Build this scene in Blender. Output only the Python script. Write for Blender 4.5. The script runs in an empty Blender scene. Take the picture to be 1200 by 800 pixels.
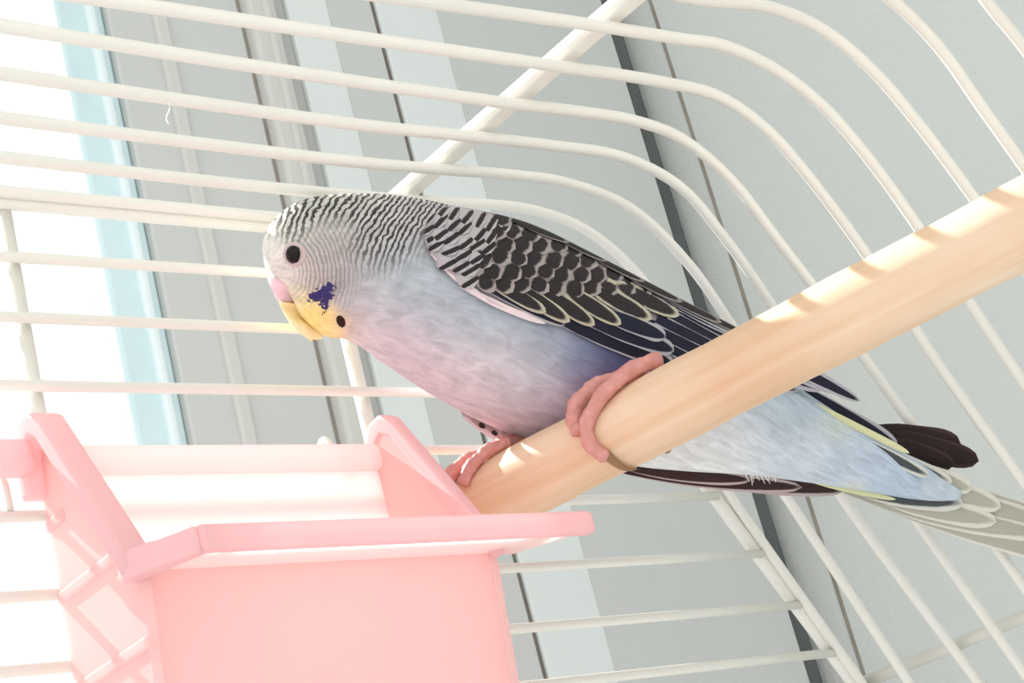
import bpy, bmesh, math, random
import numpy as np
from mathutils import Vector, Matrix
from mathutils.bvhtree import BVHTree
random.seed(7)
S = bpy.context.scene
COL = S.collection

# ------------------------------------------------------------------ camera
FPX = 2222.985                       # focal length in pixels of a 1200 px wide frame
AX = np.array([[ 0.77333848, -0.58528258, -0.24370454],
               [-0.03044481, -0.41823559,  0.90782823],
               [-0.63326196, -0.69463896, -0.3412565 ]])   # world axes seen from the camera
CAM_H = 130.0                        # cm above the floor
cam_data = bpy.data.cameras.new('camera'); cam = bpy.data.objects.new('camera', cam_data)
COL.objects.link(cam)
cam_data.sensor_width = 36.0; cam_data.lens = FPX / 1200 * 36.0
cam_data.clip_start = 0.01; cam_data.clip_end = 50
m = Matrix([[AX[0][i], AX[1][i], AX[2][i]] for i in range(3)]).to_4x4()
m.translation = (0, 0, CAM_H / 100)
cam.matrix_world = m
S.camera = cam

# ------------------------------------------------------------------ world, sun, exposure
w = bpy.data.worlds.new('sky'); S.world = w; w.use_nodes = True
bg = w.node_tree.nodes['Background']
bg.inputs[0].default_value = (0.985, 1.0, 0.985, 1); bg.inputs[1].default_value = 1.14
sun_data = bpy.data.lights.new('sun', 'SUN'); sun_data.energy = 11.0; sun_data.angle = math.radians(0.6)
sun_data.color = (1.0, 0.97, 0.92)
sun = bpy.data.objects.new('sun', sun_data); COL.objects.link(sun)
SUN_DIR = Vector((-0.17, 0.82, 0.79)).normalized()
sun.rotation_euler = SUN_DIR.to_track_quat('Z', 'Y').to_euler()
sun.location = (-0.5, 1.2, 2.6)
S.view_settings.view_transform = 'Standard'; S.view_settings.look = 'None'
S.view_settings.exposure = 0.0; S.view_settings.gamma = 1.0; S.view_settings.use_curve_mapping = False

# ------------------------------------------------------------------ helpers
def ray(u, v):                       # direction with unit depth, cage axes
    return AX.T @ np.array([(u - 600) / FPX, -(v - 400) / FPX, -1.0])
def pt(u, v, d): return ray(u, v) * d                     # cm, camera at origin
def on(u, v, ax, val):
    r = ray(u, v); return r * (val / r[ax])
def W(p): return Vector((p[0] / 100, p[1] / 100, (p[2] + CAM_H) / 100))

def mesh_obj(name, verts, faces, mat, parent=None, smooth=True):
    me = bpy.data.meshes.new(name); me.from_pydata([tuple(v) for v in verts], [], faces); me.update()
    if smooth: me.polygons.foreach_set('use_smooth', [True] * len(me.polygons))
    me.materials.append(mat)
    o = bpy.data.objects.new(name, me); COL.objects.link(o)
    if parent is not None:
        o.parent = parent; o.matrix_parent_inverse = parent.matrix_world.inverted()
    return o
def empty(name, loc):
    o = bpy.data.objects.new(name, None); COL.objects.link(o); o.location = loc
    o.matrix_world = Matrix.Translation(loc); o.empty_display_size = 0.02
    return o
def tag(o, label=None, cat=None, group=None, kind=None):
    for k, v in (('label', label), ('category', cat), ('group', group), ('kind', kind)):
        if v: o[k] = v
    return o
def catmull(P, n):
    P = np.array(P, float); 
    if len(P) == 2: return [P[0] + (P[1] - P[0]) * i / n for i in range(n + 1)]
    t = np.concatenate([[0], np.cumsum(np.sqrt(np.linalg.norm(np.diff(P, axis=0), axis=1)) + 1e-9)])
    out = []
    E = np.vstack([2 * P[0] - P[1], P, 2 * P[-1] - P[-2]])
    te = np.concatenate([[t[0] - (t[1] - t[0])], t, [t[-1] + (t[-1] - t[-2])]])
    for x in np.linspace(t[0], t[-1], n + 1):
        i = min(max(np.searchsorted(t, x, side='right') - 1, 0), len(P) - 2) + 1
        p0, p1, p2, p3 = E[i - 1:i + 3]; t0, t1, t2, t3 = te[i - 1:i + 3]
        a1 = (t1 - x) / (t1 - t0) * p0 + (x - t0) / (t1 - t0) * p1
        a2 = (t2 - x) / (t2 - t1) * p1 + (x - t1) / (t2 - t1) * p2
        a3 = (t3 - x) / (t3 - t2) * p2 + (x - t2) / (t3 - t2) * p3
        b1 = (t2 - x) / (t2 - t0) * a1 + (x - t0) / (t2 - t0) * a2
        b2 = (t3 - x) / (t3 - t1) * a2 + (x - t1) / (t3 - t1) * a3
        out.append((t2 - x) / (t2 - t1) * b1 + (x - t1) / (t2 - t1) * b2)
    return out
def tube_geo(path, rad, n=10):       # path in cm; rad number or list (cm)
    path = [np.array(p, float) for p in path]; N = len(path)
    if not hasattr(rad, '__len__'): rad = [rad] * N
    V = []; F = []; prev = None
    for i in range(N):
        t = path[min(i + 1, N - 1)] - path[max(i - 1, 0)]; t /= np.linalg.norm(t)
        if prev is None:
            a = np.array([0, 0, 1.0]) if abs(t[2]) < .9 else np.array([1.0, 0, 0])
        else: a = prev
        x = a - t * a.dot(t); x /= np.linalg.norm(x); prev = x
        y = np.cross(t, x)
        for k in range(n):
            th = 2 * math.pi * k / n
            V.append(W(path[i] + rad[i] * (math.cos(th) * x + math.sin(th) * y)))
    for i in range(N - 1):
        for k in range(n):
            F.append((i * n + k, i * n + (k + 1) % n, (i + 1) * n + (k + 1) % n, (i + 1) * n + k))
    F.append(tuple(range(n))[::-1]); F.append(tuple((N - 1) * n + k for k in range(n)))
    return V, F
def tube(name, path, rad, mat, parent=None, n=10):
    V, F = tube_geo(path, rad, n)
    return mesh_obj(name, V, F, mat, parent)
def box(name, lo, hi, mat, parent=None, bev=0.0, seg=2):
    bm = bmesh.new()
    vs = [bm.verts.new(W((x, y, z))) for x in (lo[0], hi[0]) for y in (lo[1], hi[1]) for z in (lo[2], hi[2])]
    for f in ((0, 1, 3, 2), (4, 6, 7, 5), (0, 4, 5, 1), (2, 3, 7, 6), (0, 2, 6, 4), (1, 5, 7, 3)):
        bm.faces.new([vs[i] for i in f])
    bmesh.ops.recalc_face_normals(bm, faces=bm.faces)
    if bev: bmesh.ops.bevel(bm, geom=list(bm.edges), offset=bev / 100, segments=seg, affect='EDGES', profile=.5)
    me = bpy.data.meshes.new(name); bm.to_mesh(me); bm.free(); me.materials.append(mat)
    o = bpy.data.objects.new(name, me); COL.objects.link(o)
    if parent is not None:
        o.parent = parent; o.matrix_parent_inverse = parent.matrix_world.inverted()
    return o
def prism(name, poly, axis, lo, hi, mat, parent=None, bev=0.0, seg=3):
    """polygon in the two other axes, extruded along axis (cm)"""
    bm = bmesh.new(); n = len(poly); rows = []
    for val in (lo, hi):
        r = []
        for a, b in poly:
            p = {0: (val, a, b), 1: (a, val, b), 2: (a, b, val)}[axis]
            r.append(bm.verts.new(W(p)))
        rows.append(r)
    bm.faces.new(rows[0]); bm.faces.new(rows[1][::-1])
    for i in range(n): bm.faces.new((rows[0][i], rows[1][i], rows[1][(i + 1) % n], rows[0][(i + 1) % n]))
    bmesh.ops.recalc_face_normals(bm, faces=bm.faces)
    if bev: bmesh.ops.bevel(bm, geom=list(bm.edges), offset=bev / 100, segments=seg, affect='EDGES', profile=.5)
    me = bpy.data.meshes.new(name); bm.to_mesh(me); bm.free(); me.materials.append(mat)
    me.polygons.foreach_set('use_smooth', [False] * len(me.polygons))
    o = bpy.data.objects.new(name, me); COL.objects.link(o)
    if parent is not None:
        o.parent = parent; o.matrix_parent_inverse = parent.matrix_world.inverted()
    return o

# ------------------------------------------------------------------ materials
def lin(c):
    return tuple(((x / 255) / 12.92 if x / 255 <= .04045 else ((x / 255 + .055) / 1.055) ** 2.4) for x in c) + (1,)
def new_mat(name):
    mt = bpy.data.materials.new(name); mt.use_nodes = True
    nt = mt.node_tree; b = nt.nodes['Principled BSDF']
    return mt, nt, b
def paint(name, c, rough=.5, nscale=60, namt=.04, bump=.05, bscale=200, spec=.3, bdist=.001):
    mt, nt, b = new_mat(name); N = nt.nodes; L = nt.links
    tc = N.new('ShaderNodeTexCoord')
    n1 = N.new('ShaderNodeTexNoise'); n1.inputs['Scale'].default_value = nscale; n1.inputs['Detail'].default_value = 4
    L.new(tc.outputs['Object'], n1.inputs['Vector'])
    mx = N.new('ShaderNodeMix'); mx.data_type = 'RGBA'
    lc = lin(c)
    mx.inputs[6].default_value = tuple(x * (1 - namt) for x in lc[:3]) + (1,)
    mx.inputs[7].default_value = tuple(min(1, x * (1 + namt)) for x in lc[:3]) + (1,)
    L.new(n1.outputs['Fac'], mx.inputs[0]); L.new(mx.outputs[2], b.inputs['Base Color'])
    n2 = N.new('ShaderNodeTexNoise'); n2.inputs['Scale'].default_value = bscale; n2.inputs['Detail'].default_value = 3
    L.new(tc.outputs['Object'], n2.inputs['Vector'])
    bp = N.new('ShaderNodeBump'); bp.inputs['Strength'].default_value = bump; bp.inputs['Distance'].default_value = bdist
    L.new(n2.outputs['Fac'], bp.inputs['Height']); L.new(bp.outputs['Normal'], b.inputs['Normal'])
    b.inputs['Roughness'].default_value = rough; b.inputs['Specular IOR Level'].default_value = spec
    return mt
M_WIRE = paint('white_wire_coating', (229, 227, 219), .35, 90, .03, .12, 300, .4, .0006)
M_WALL = paint('pale_grey_wall_paint', (209, 212, 209), .8, 30, .02, .3, 800, .2, .0008)
M_BOARD = paint('grey_white_board_paint', (200, 202, 200), .6, 25, .03, .15, 250, .25)
M_BOARD2 = paint('warm_grey_moulding_paint', (205, 205, 201), .6, 25, .03, .15, 250, .25)
M_WHITE = paint('white_and_sun_stripe', (221, 226, 225), .5, 25, .03, .1, 250, .3)  # sun stripes on the trim put in as whiter colour; plain white on the thread
M_SHADE = paint('shaded_moulding_tone', (178, 179, 176), .6, 25, .03, .1, 250, .25)  # shading of this moulding face put in as a darker grey
M_SASH = paint('sky_reflection_sash', (206, 228, 233), .4, 45, .08, .5, 160, .4)  # blue of the reflected sky put into the sash colour
M_SASH2 = paint('sash_highlight_bead', (226, 240, 243), .4, 45, .05, .3, 160, .4)  # brighter sky highlight along the sash, put into the bead colour
M_GAP = paint('dark_joint_filler', (120, 116, 108), .9, 80, .3, .3, 300, .1)
M_GAP2 = paint('brown_grey_joint_filler', (150, 145, 136), .9, 80, .3, .3, 300, .1)
M_CORNER = paint('dark_grey_corner_strip', (98, 102, 101), .9, 70, .2, .4, 300, .1)  # dark grey strip standing in the wall corner

mt, nt, b = new_mat('window_glass'); N = nt.nodes; L = nt.links
tr = N.new('ShaderNodeBsdfTransparent'); gl = N.new('ShaderNodeBsdfGlossy'); gl.inputs['Roughness'].default_value = .03
ms = N.new('ShaderNodeMixShader'); ms.inputs[0].default_value = .02; L.new(tr.outputs[0], ms.inputs[1]); L.new(gl.outputs[0], ms.inputs[2])
L.new(ms.outputs[0], N['Material Output'].inputs['Surface']); M_GLASS = mt

def plastic(name, c, ctr, fac):
    mt, nt, b = new_mat(name); N = nt.nodes; L = nt.links
    tc = N.new('ShaderNodeTexCoord'); n1 = N.new('ShaderNodeTexNoise'); n1.inputs['Scale'].default_value = 55; n1.inputs['Detail'].default_value = 4
    L.new(tc.outputs['Object'], n1.inputs['Vector'])
    mx = N.new('ShaderNodeMix'); mx.data_type = 'RGBA'
    mx.inputs[6].default_value = lin(c); mx.inputs[7].default_value = lin(tuple(min(255, x + 6) for x in c))
    L.new(n1.outputs['Fac'], mx.inputs[0]); L.new(mx.outputs[2], b.inputs['Base Color'])
    b.inputs['Roughness'].default_value = .32; b.inputs['Specular IOR Level'].default_value = .4
    t = N.new('ShaderNodeBsdfTranslucent'); t.inputs['Color'].default_value = lin(ctr)
    ms = N.new('ShaderNodeMixShader'); ms.inputs[0].default_value = fac
    L.new(b.outputs[0], ms.inputs[1]); L.new(t.outputs[0], ms.inputs[2])
    L.new(ms.outputs[0], N['Material Output'].inputs['Surface'])
    return mt
M_PINK_THIN = plastic('thin_pink_plastic', (254, 232, 231), (255, 243, 242), .85)
M_PINK = plastic('translucent_pink_plastic', (254, 220, 219), (255, 237, 236), .56)
M_PINK_THICK = plastic('thick_pink_plastic_rim', (253, 208, 211), (255, 226, 226), .36)

mt, nt, b = new_mat('pale_dowel_wood'); N = nt.nodes; L = nt.links
tc = N.new('ShaderNodeTexCoord'); mp = N.new('ShaderNodeMapping'); mp.inputs['Scale'].default_value = (240, 240, 14)
L.new(tc.outputs['Object'], mp.inputs['Vector'])
n1 = N.new('ShaderNodeTexNoise'); n1.inputs['Scale'].default_value = 1; n1.inputs['Detail'].default_value = 5; n1.inputs['Distortion'].default_value = 1.2
L.new(mp.outputs[0], n1.inputs['Vector'])
n2 = N.new('ShaderNodeTexNoise'); n2.inputs['Scale'].default_value = 22; n2.inputs['Detail'].default_value = 3
L.new(tc.outputs['Object'], n2.inputs['Vector'])
r1 = N.new('ShaderNodeValToRGB'); r1.color_ramp.elements[0].position = .34; r1.color_ramp.elements[1].position = .66
r1.color_ramp.elements[0].color = lin((234, 206, 176)); r1.color_ramp.elements[1].color = lin((243, 224, 204))
L.new(n1.outputs['Fac'], r1.inputs[0])
r2 = N.new('ShaderNodeValToRGB'); r2.color_ramp.elements[0].position = .35; r2.color_ramp.elements[1].position = .7
r2.color_ramp.elements[0].color = lin((242, 218, 196)); r2.color_ramp.elements[1].color = lin((255, 252, 244))
L.new(n2.outputs['Fac'], r2.inputs[0])
mx = N.new('ShaderNodeMix'); mx.data_type = 'RGBA'; mx.blend_type = 'MULTIPLY'; mx.inputs[0].default_value = .8
L.new(r1.outputs[0], mx.inputs[6]); L.new(r2.outputs[0], mx.inputs[7]); L.new(mx.outputs[2], b.inputs['Base Color'])
bp = N.new('ShaderNodeBump'); bp.inputs['Strength'].default_value = .25; bp.inputs['Distance'].default_value = .0006
L.new(n1.outputs['Fac'], bp.inputs['Height']); L.new(bp.outputs[0], b.inputs['Normal']); b.inputs['Roughness'].default_value = .55
M_WOOD = mt

# ------------------------------------------------------------------ the setting: window wall, right wall
YW = 40.0
def xw(u, v, y=YW): return on(u, v, 1, y)[0]
def xavg(a, b2, y=YW): return (xw(*a, y) + xw(*b2, y)) / 2
X_pane = xavg((65, 0), (148, 500)); X_s1 = xavg((118, 0), (203, 510))
X_ln = xavg((170, 0), (272, 500)); X_m0 = xavg((271, 0), (372, 480)); X_m1 = xavg((300, 0), (352, 224)); X_m2 = xavg((318, 0), (366, 218))
X_w1 = xavg((364, 0), (416, 216)); X_d = xavg((419, 0), (545, 490)); X_w2 = xavg((483, 0), (675, 653))
XR = 45.4
ZL, ZH = -50, 95
wall = tag(box('wall_window', (X_s1 - .3, YW, ZL), (XR + 3, YW + 1.2, ZH), M_BOARD), kind='structure')
# casing boards, each proud of the wall by its own amount, with dark joints between some
def board(name, x0, x1, proud, mat, parent=None, bev=.06):
    return box(name, (x0, YW - proud, ZL), (x1, YW + .3, ZH), mat, parent, bev)
jamb = tag(board('trim_1', X_s1 + .05, X_m0 - .08, .5, M_BOARD), kind='structure')
board('bead', X_ln - .2, X_ln + .25, .66, M_BOARD2, jamb, .08)
gap1 = tag(board('trim_2', X_m0 - .1, X_m0 + .02, .46, M_GAP2, bev=0), kind='structure')
mould = tag(board('trim_3', X_m0 + .04, X_m1, .9, M_BOARD2, bev=.12), kind='structure')
board('bead', X_m0 + .5, X_m0 + .75, 1.02, M_BOARD2, mould, .08)
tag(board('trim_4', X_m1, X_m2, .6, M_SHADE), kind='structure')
tag(board('trim_5', X_m2, X_w1, .75, M_WHITE), kind='structure')
tag(board('trim_6', X_w1, X_d - .12, .7, M_BOARD), kind='structure')
tag(board('trim_7', X_d - .13, X_d + .07, .58, M_GAP, bev=0), kind='structure')
tag(board('trim_8', X_d + .07, X_w2, .7, M_WHITE), kind='structure')
tag(board('trim_9', X_w2, XR - 1.25, .66, M_BOARD), kind='structure')
tag(board('trim_10', XR - 1.25, XR - .35, .45, M_CORNER, bev=.2), kind='structure')
wr = tag(box('wall_right', (XR, -60, ZL), (XR + 3, YW + 1.2, ZH), M_WALL), kind='structure')
yl = (on(755, 0, 0, XR)[1] + on(880, 380, 0, XR)[1] + on(1020, 780, 0, XR)[1]) / 3
box('seam', (XR - .03, yl - .07, ZL), (XR + .2, yl + .07, ZH), M_GAP2, wr)
# window: sash with pane
XWL = -60
win = tag(empty('window_1', W((X_pane - 20, YW, ZL))), kind='structure')
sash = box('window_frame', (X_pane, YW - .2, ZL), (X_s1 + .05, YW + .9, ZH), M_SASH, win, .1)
xb = X_pane + (X_s1 - X_pane) * .62
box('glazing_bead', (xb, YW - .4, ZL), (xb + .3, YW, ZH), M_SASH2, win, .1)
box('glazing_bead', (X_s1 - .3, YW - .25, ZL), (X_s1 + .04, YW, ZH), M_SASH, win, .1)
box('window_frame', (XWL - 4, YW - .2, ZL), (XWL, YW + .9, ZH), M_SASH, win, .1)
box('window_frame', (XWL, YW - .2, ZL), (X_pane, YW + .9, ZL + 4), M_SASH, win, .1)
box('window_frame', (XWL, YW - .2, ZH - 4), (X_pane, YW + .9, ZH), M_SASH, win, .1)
box('pane', (XWL, YW + .3, ZL + 4), (X_pane, YW + .6, ZH - 4), M_GLASS, win)

# ------------------------------------------------------------------ the cage
YE, SP, ZR = 26.0, 1.2102, 15.03
cage = empty('bird_cage', W((20, 20, -12)))
tag(cage, 'white coated wire bird cage with curved roof bars around the budgerigar', 'bird cage')
RW = .105
HOOPS = {
 0: [(0, 224), (170, 240), (340, 256), (500, 268), (580, 277), (650, 303), (705, 358), (770, 455), (853, 577), (1010, 800)],
 1: [(0, 184), (180, 205), (360, 224), (517, 237), (590, 241), (632, 248), (686, 269), (746, 320), (830, 445), (918, 577), (1065, 799)],
 2: [(0, 138), (210, 165), (420, 190), (512, 198), (600, 205), (667, 215), (742, 246), (806, 308), (850, 370), (982, 576), (1146, 799)],
 3: [(0, 86), (210, 117), (420, 146), (554, 160), (650, 171), (733, 185), (800, 221), (850, 280), (879, 320), (967, 454), (1065, 596), (1200, 788)],
 4: [(0, 30), (210, 64), (420, 96), (596, 121), (680, 131), (746, 142), (800, 163), (858, 212), (910, 280), (960, 345), (1016, 424), (1076, 508), (1157, 626), (1200, 687)],
 5: [(124, 0), (272, 22), (420, 44), (650, 77), (775, 96), (845, 114), (900, 153), (950, 210), (1020, 305), (1095, 420), (1200, 566)],
 6: [(483, 0), (692, 29), (800, 46), (850, 54), (915, 85), (970, 130), (1025, 195), (1082, 275), (1177, 415), (1250, 523)],
 7: [(815, -2), (900, 8), (965, 35), (1025, 85), (1080, 150), (1145, 237), (1250, 385)],
 8: [(985, -38), (1045, 0), (1100, 55), (1150, 125), (1200, 195), (1300, 340)],
 9: [(1095, -85), (1155, 0), (1200, 55), (1300, 195)],
}
for k, ps in HOOPS.items():
    y = YE - .25 - k * SP if k else YE - .22
    P = [on(u, v, 1, y) for u, v in ps]
    a, c = P[0], P[1]
    sl = (a[2] - c[2]) / (a[0] - c[0]) if k < 7 else 0
    left = [np.array([-8.0, y, a[2] + sl * (-8 - a[0])])] if k < 7 else [np.array([-8.0, y, ZR + .1]), np.array([14.0, y, ZR + .1])]
    d = P[-1] - P[-2]; d /= np.linalg.norm(d)
    tl = (P[-1][2] + 12) / -d[2]
    P = left + P + [P[-1] + d * tl]
    tube('hoop_wire', catmull(P, 90), RW, M_WIRE, cage)
# end frame
fp = [on(u, v, 1, YE) for u, v in [(0, 235), (170, 251), (340, 266), (480, 279), (560, 292), (625, 320), (682, 375), (750, 465), (834, 577), (1000, 799)]]
d = fp[-1] - fp[-2]; d /= np.linalg.norm(d)
fp = [np.array([-8, YE, fp[0][2] - .1])] + fp + [fp[-1] + d * 9]
fpath = catmull(fp, 110)
tube('end_frame', fpath, .15, M_WIRE, cage, 12)
def frame_x(z):
    return max((p[0] for p in fpath if p[2] > z and p[0] > 20), default=30)
for z in (13.9, 12.80, 11.59, 10.44, 9.38, 8.10, 6.96, 5.90, 4.8, 3.7, 2.6):
    ymid = YE - .12
    tube('end_bar', catmull([(-8, ymid, z + .02), (10, ymid, z), (frame_x(z) + .05, ymid, z - .01)], 12), .095, M_WIRE, cage)
# uprights behind the end wall
for a, c in (((8, 240), (36, 500)), ((405, 395), (432, 510)), ((-200, 240), (-180, 500))):
    A = on(*a, 1, YE + .22); B = on(*c, 1, YE + .22); x = (A[0] + B[0]) / 2
    tube('upright', [(x, YE + .16, -10), (x, YE + .16, 5), (x, YE + .16, ZR - .15)], .14, M_WIRE, cage, 12)
# roof cross strut and side rail
P0 = on(480, 230, 2, ZR + .1); P1 = on(740, 0, 2, ZR + .1); xs = (P0[0] + P1[0]) / 2
bx = box('roof_strut', (xs - .21, 6, ZR + .06), (xs + .21, YE + .1, ZR + .34), M_WIRE, cage, .09, 3)
sx = lambda z: 25.83 + (ZR - z) * .486
tube('side_rail', [(sx(5.23) + .2, 4, 5.23), (sx(5.23) + .2, 15, 5.23), (sx(5.23) + .2, YE, 5.23)], .13, M_WIRE, cage, 12)

# a wisp of thread caught on a roof bar
yy = YE - .25 - 3 * SP
thr = tube('thread_wisp', catmull([on(197, 118, 1, yy - .12), on(199, 128, 1, yy - .15), on(195, 138, 1, yy - .1), on(198, 146, 1, yy - .15)], 14), .012, M_WHITE, None, 6)
tag(thr, 'tiny white thread wisp hanging from a roof bar of the cage', 'thread')

# ------------------------------------------------------------------ the perch
PA = pt(560, 592, 34.3); PB_ = pt(1200, 262, 28.5); PD = (PB_ - PA) / np.linalg.norm(PB_ - PA)
PE = PA + PD * ((YE - .4 - PA[1]) / PD[1]); PF = PB_ + PD * 9
PR = .66
plen = np.linalg.norm(PF - PE)
bm = bmesh.new(); rows = []; NR = 40; NS = 36
stops = [0, .04, .12] + [.12 + (plen - .24) * i / NR for i in range(1, NR)] + [plen - .12, plen - .04, plen]
for i, s_ in enumerate(stops):
    r = PR * (1.0 + .012 * math.sin(s_ * 1.7) + .008 * math.sin(s_ * 4.1))
    e = min(s_, plen - s_)
    if e < .12: r = PR - .10 * (1 - e / .12) ** 2
    rows.append([bm.verts.new((r * math.cos(2 * math.pi * k / NS) / 100, r * math.sin(2 * math.pi * k / NS) / 100, s_ / 100)) for k in range(NS)])
for i in range(len(rows) - 1):
    for k in range(NS):
        f = bm.faces.new((rows[i][k], rows[i][(k + 1) % NS], rows[i + 1][(k + 1) % NS], rows[i + 1][k])); f.smooth = True
bm.faces.new(rows[0][::-1]); bm.faces.new(rows[-1])
me = bpy.data.meshes.new('perch'); bm.to_mesh(me); bm.free(); me.materials.append(M_WOOD)
perch = bpy.data.objects.new('perch', me); COL.objects.link(perch)
perch.matrix_world = Matrix.Translation(W(PE)) @ Vector(PD).to_track_quat('Z', 'Y').to_matrix().to_4x4()
tag(perch, 'thick pale wooden dowel perch crossing the cage under the bird', 'perch')
# frame around the perch: toward camera / up
pc = PA + PD * 5; tocam = -pc / np.linalg.norm(pc); tocam -= PD * tocam.dot(PD); tocam /= np.linalg.norm(tocam)
pup = np.cross(PD, tocam)
if pup[2] < 0: pup = -pup
def perch_s(u, v):                   # axial position of pixel's closest point
    best = min(np.linspace(0, plen, 400), key=lambda s: (lambda c: (600 + FPX * c[0] / -c[2] - u) ** 2 + (400 - FPX * c[1] / -c[2] - v) ** 2)(AX @ (PE + PD * s)))
    return best
def on_perch(s, deg, r):             # deg 0 = facing camera, 90 = up
    th = math.radians(deg)
    return PE + PD * s + r * (math.cos(th) * tocam + math.sin(th) * pup)

# ------------------------------------------------------------------ the pink feed cup
CXL, CXR = 13.13, 19.65
cup = empty('feed_cup', W((16.4, 25, 2)))
tag(cup, 'translucent pink plastic feed cup hooked on the end bars below the bird', 'feed cup')
ZB = 1.5
def arcpts(c, r, a0, a1, n): return [(c[0] + r * math.cos(math.radians(a0 + (a1 - a0) * i / n)), c[1] + r * math.sin(math.radians(a0 + (a1 - a0) * i / n))) for i in range(n + 1)]
side = [(25.85, ZB), (25.85, 10.3)] + [(25.7, 10.6), (25.4, 10.7), (25.1, 10.55)] + [(23.25, 7.75), (23.25, 7.3), (23.95, ZB)]
for x0, x1 in ((CXL, CXL + .16), (CXR - .16, CXR)):
    prism('side_panel', side, 0, x0, x1, M_PINK, cup, .04)
# flange along the sloping edge of each side
fl_o = [(25.9, 9.6), (25.9, 10.5), (25.65, 10.82), (25.3, 10.88), (25.0, 10.72), (23.0, 7.62)]
fl_i = [(23.25, 7.45), (25.12, 10.35), (25.35, 10.5), (25.55, 10.4), (25.65, 10.2), (25.65, 9.6)]
prism('side_flange', fl_o + fl_i, 0, CXL - .33, CXL + .18, M_PINK_THICK, cup, .07)
prism('side_flange', fl_o + fl_i, 0, CXR - .18, CXR + .1, M_PINK_THICK, cup, .07)
box('hook_tab', (CXL - .95, 25.35, 9.95), (CXL - .2, 25.85, 10.5), M_PINK_THICK, cup, .15, 3)
# outer ridges on the left panel
for z, y0 in ((9.15, 25.2), (8.0, 23.35), (6.55, 23.4)):
    box('ridge', (CXL - .05, y0, z - .09), (CXL + .05, 25.8, z + .09), M_PINK, cup, .03)
# front, back, floor
fr_p = [(23.25, 7.6), (23.42, 7.6), (24.12, ZB), (23.95, ZB)]
prism('front_panel', fr_p, 0, CXL + .13, CXR - .13, M_PINK, cup, .04)
box('back_panel', (CXL + .13, 25.65, ZB), (CXR - .13, 25.82, 10.0), M_PINK, cup, .04)
box('back_rim', (CXL + .1, 25.45, 9.95), (CXR - .1, 25.88, 10.42), M_PINK, cup, .12, 3)
box('floor_panel', (CXL + .13, 23.98, ZB - .1), (CXR - .13, 25.82, ZB + .1), M_PINK, cup, .04)
# front lip: thin shelf with a thicker front edge
lip = [(CXL - .1, 23.35), (CXL + .05, 22.9), (13.75, 22.15), (20.75, 22.15), (20.85, 22.5), (20.1, 23.4)]
prism('lip_shelf', lip, 2, 7.55, 7.64, M_PINK_THIN, cup, .03)
box('lip_edge', (13.45, 22.02, 7.42), (20.85, 22.3, 7.82), M_PINK_THICK, cup, .11, 3)
prism('lip_corner', [(CXL - .3, 23.4), (CXL - .3, 22.95), (13.4, 22.03), (13.62, 22.2), (CXL + .1, 23.1), (CXL + .1, 23.4)], 2, 7.4, 7.8, M_PINK_THICK, cup, .07)
for u, v in ((385, 522), (3, 566)):
    p = on(u, v, 1, 25.95)
    bx = tube('hook', catmull([p + np.array([0, -.1, -.5]), p + np.array([0, -.05, 0]), p + np.array([0, .12, .16]), p + np.array([0, .32, .02]), p + np.array([0, .33, -.35])], 16), .06, M_WIRE, cup, 8)

# ------------------------------------------------------------------ the budgerigar
bird = empty('budgerigar', W(on_perch(perch_s(690, 520), 90, PR)))
tag(bird, 'lilac and blue budgerigar with black barred wings gripping the wooden perch', 'bird')
DEP_U = [250, 310, 420, 520, 640, 760, 900, 1000, 1200, 1320]; DEP_D = [33.1, 33.2, 33.6, 34.15, 34.7, 34.85, 34.7, 34.6, 34.6, 34.7]
KP = 34.4 / FPX
def B3(u, v, w_):                    # bird sculpting frame: side view in px, w_ = out of the side toward the near flank
    return pt(u, v, float(np.interp(u, DEP_U, DEP_D)) - w_ * KP)
def smooth(a, b_, x):
    t = min(1, max(0, (x - a) / (b_ - a))); return t * t * (3 - 2 * t)

SEC = [ # back point, belly point, half thickness
 ((307.5, 289), (308.5, 299), 5), ((309, 277), (311, 313), 20), ((317, 262), (321, 326), 34), ((333, 246), (337, 342), 47), ((360, 232.5), (355, 374), 57),
 ((398, 227), (380, 393), 64), ((448, 227), (412, 400), 70), ((500, 234), (455, 430), 80), ((560, 250), (510, 465), 92),
 ((620, 275), (562, 493), 100), ((680, 305), (622, 516), 102), ((740, 335), (684, 533), 98), ((800, 365), (745, 546), 90),
 ((860, 400), (805, 552), 78), ((925, 446), (872, 556), 64), ((985, 486), (945, 565), 48), ((1040, 519), (1015, 576), 34),
 ((1085, 546), (1072, 585), 18), ((1110, 563), (1102, 587), 9), ((1126, 575), (1122, 586), 3)]
sec = np.array([[a[0], a[1], c[0], c[1], h] for a, c, h in SEC])
NRING, NSEG = 210, 84
rings = np.array(catmull(sec, NRING))
Vuvw = []
for r in rings:
    C = (r[0:2] + r[2:4]) / 2; A = (r[0:2] - r[2:4]) / 2
    for k in range(NSEG):
        th = 2 * math.pi * k / NSEG
        c_, s_ = math.cos(th), math.sin(th)
        p = C + A * c_
        Vuvw.append((p[0], p[1], r[4] * math.copysign(abs(s_) ** .92, s_)))
nb = len(Vuvw)
r = rings[0]; Vuvw.append((307, 294, 0)); r = rings[-1]; Vuvw.append((1127, 581, 0))
Fb = []
for i in range(NRING):
    for k in range(NSEG):
        Fb.append((i * NSEG + k, i * NSEG + (k + 1) % NSEG, (i + 1) * NSEG + (k + 1) % NSEG, (i + 1) * NSEG + k))
for k in range(NSEG):
    Fb.append((nb, (k + 1) % NSEG, k)); Fb.append((nb + 1, NRING * NSEG + k, NRING * NSEG + (k + 1) % NSEG))
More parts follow.
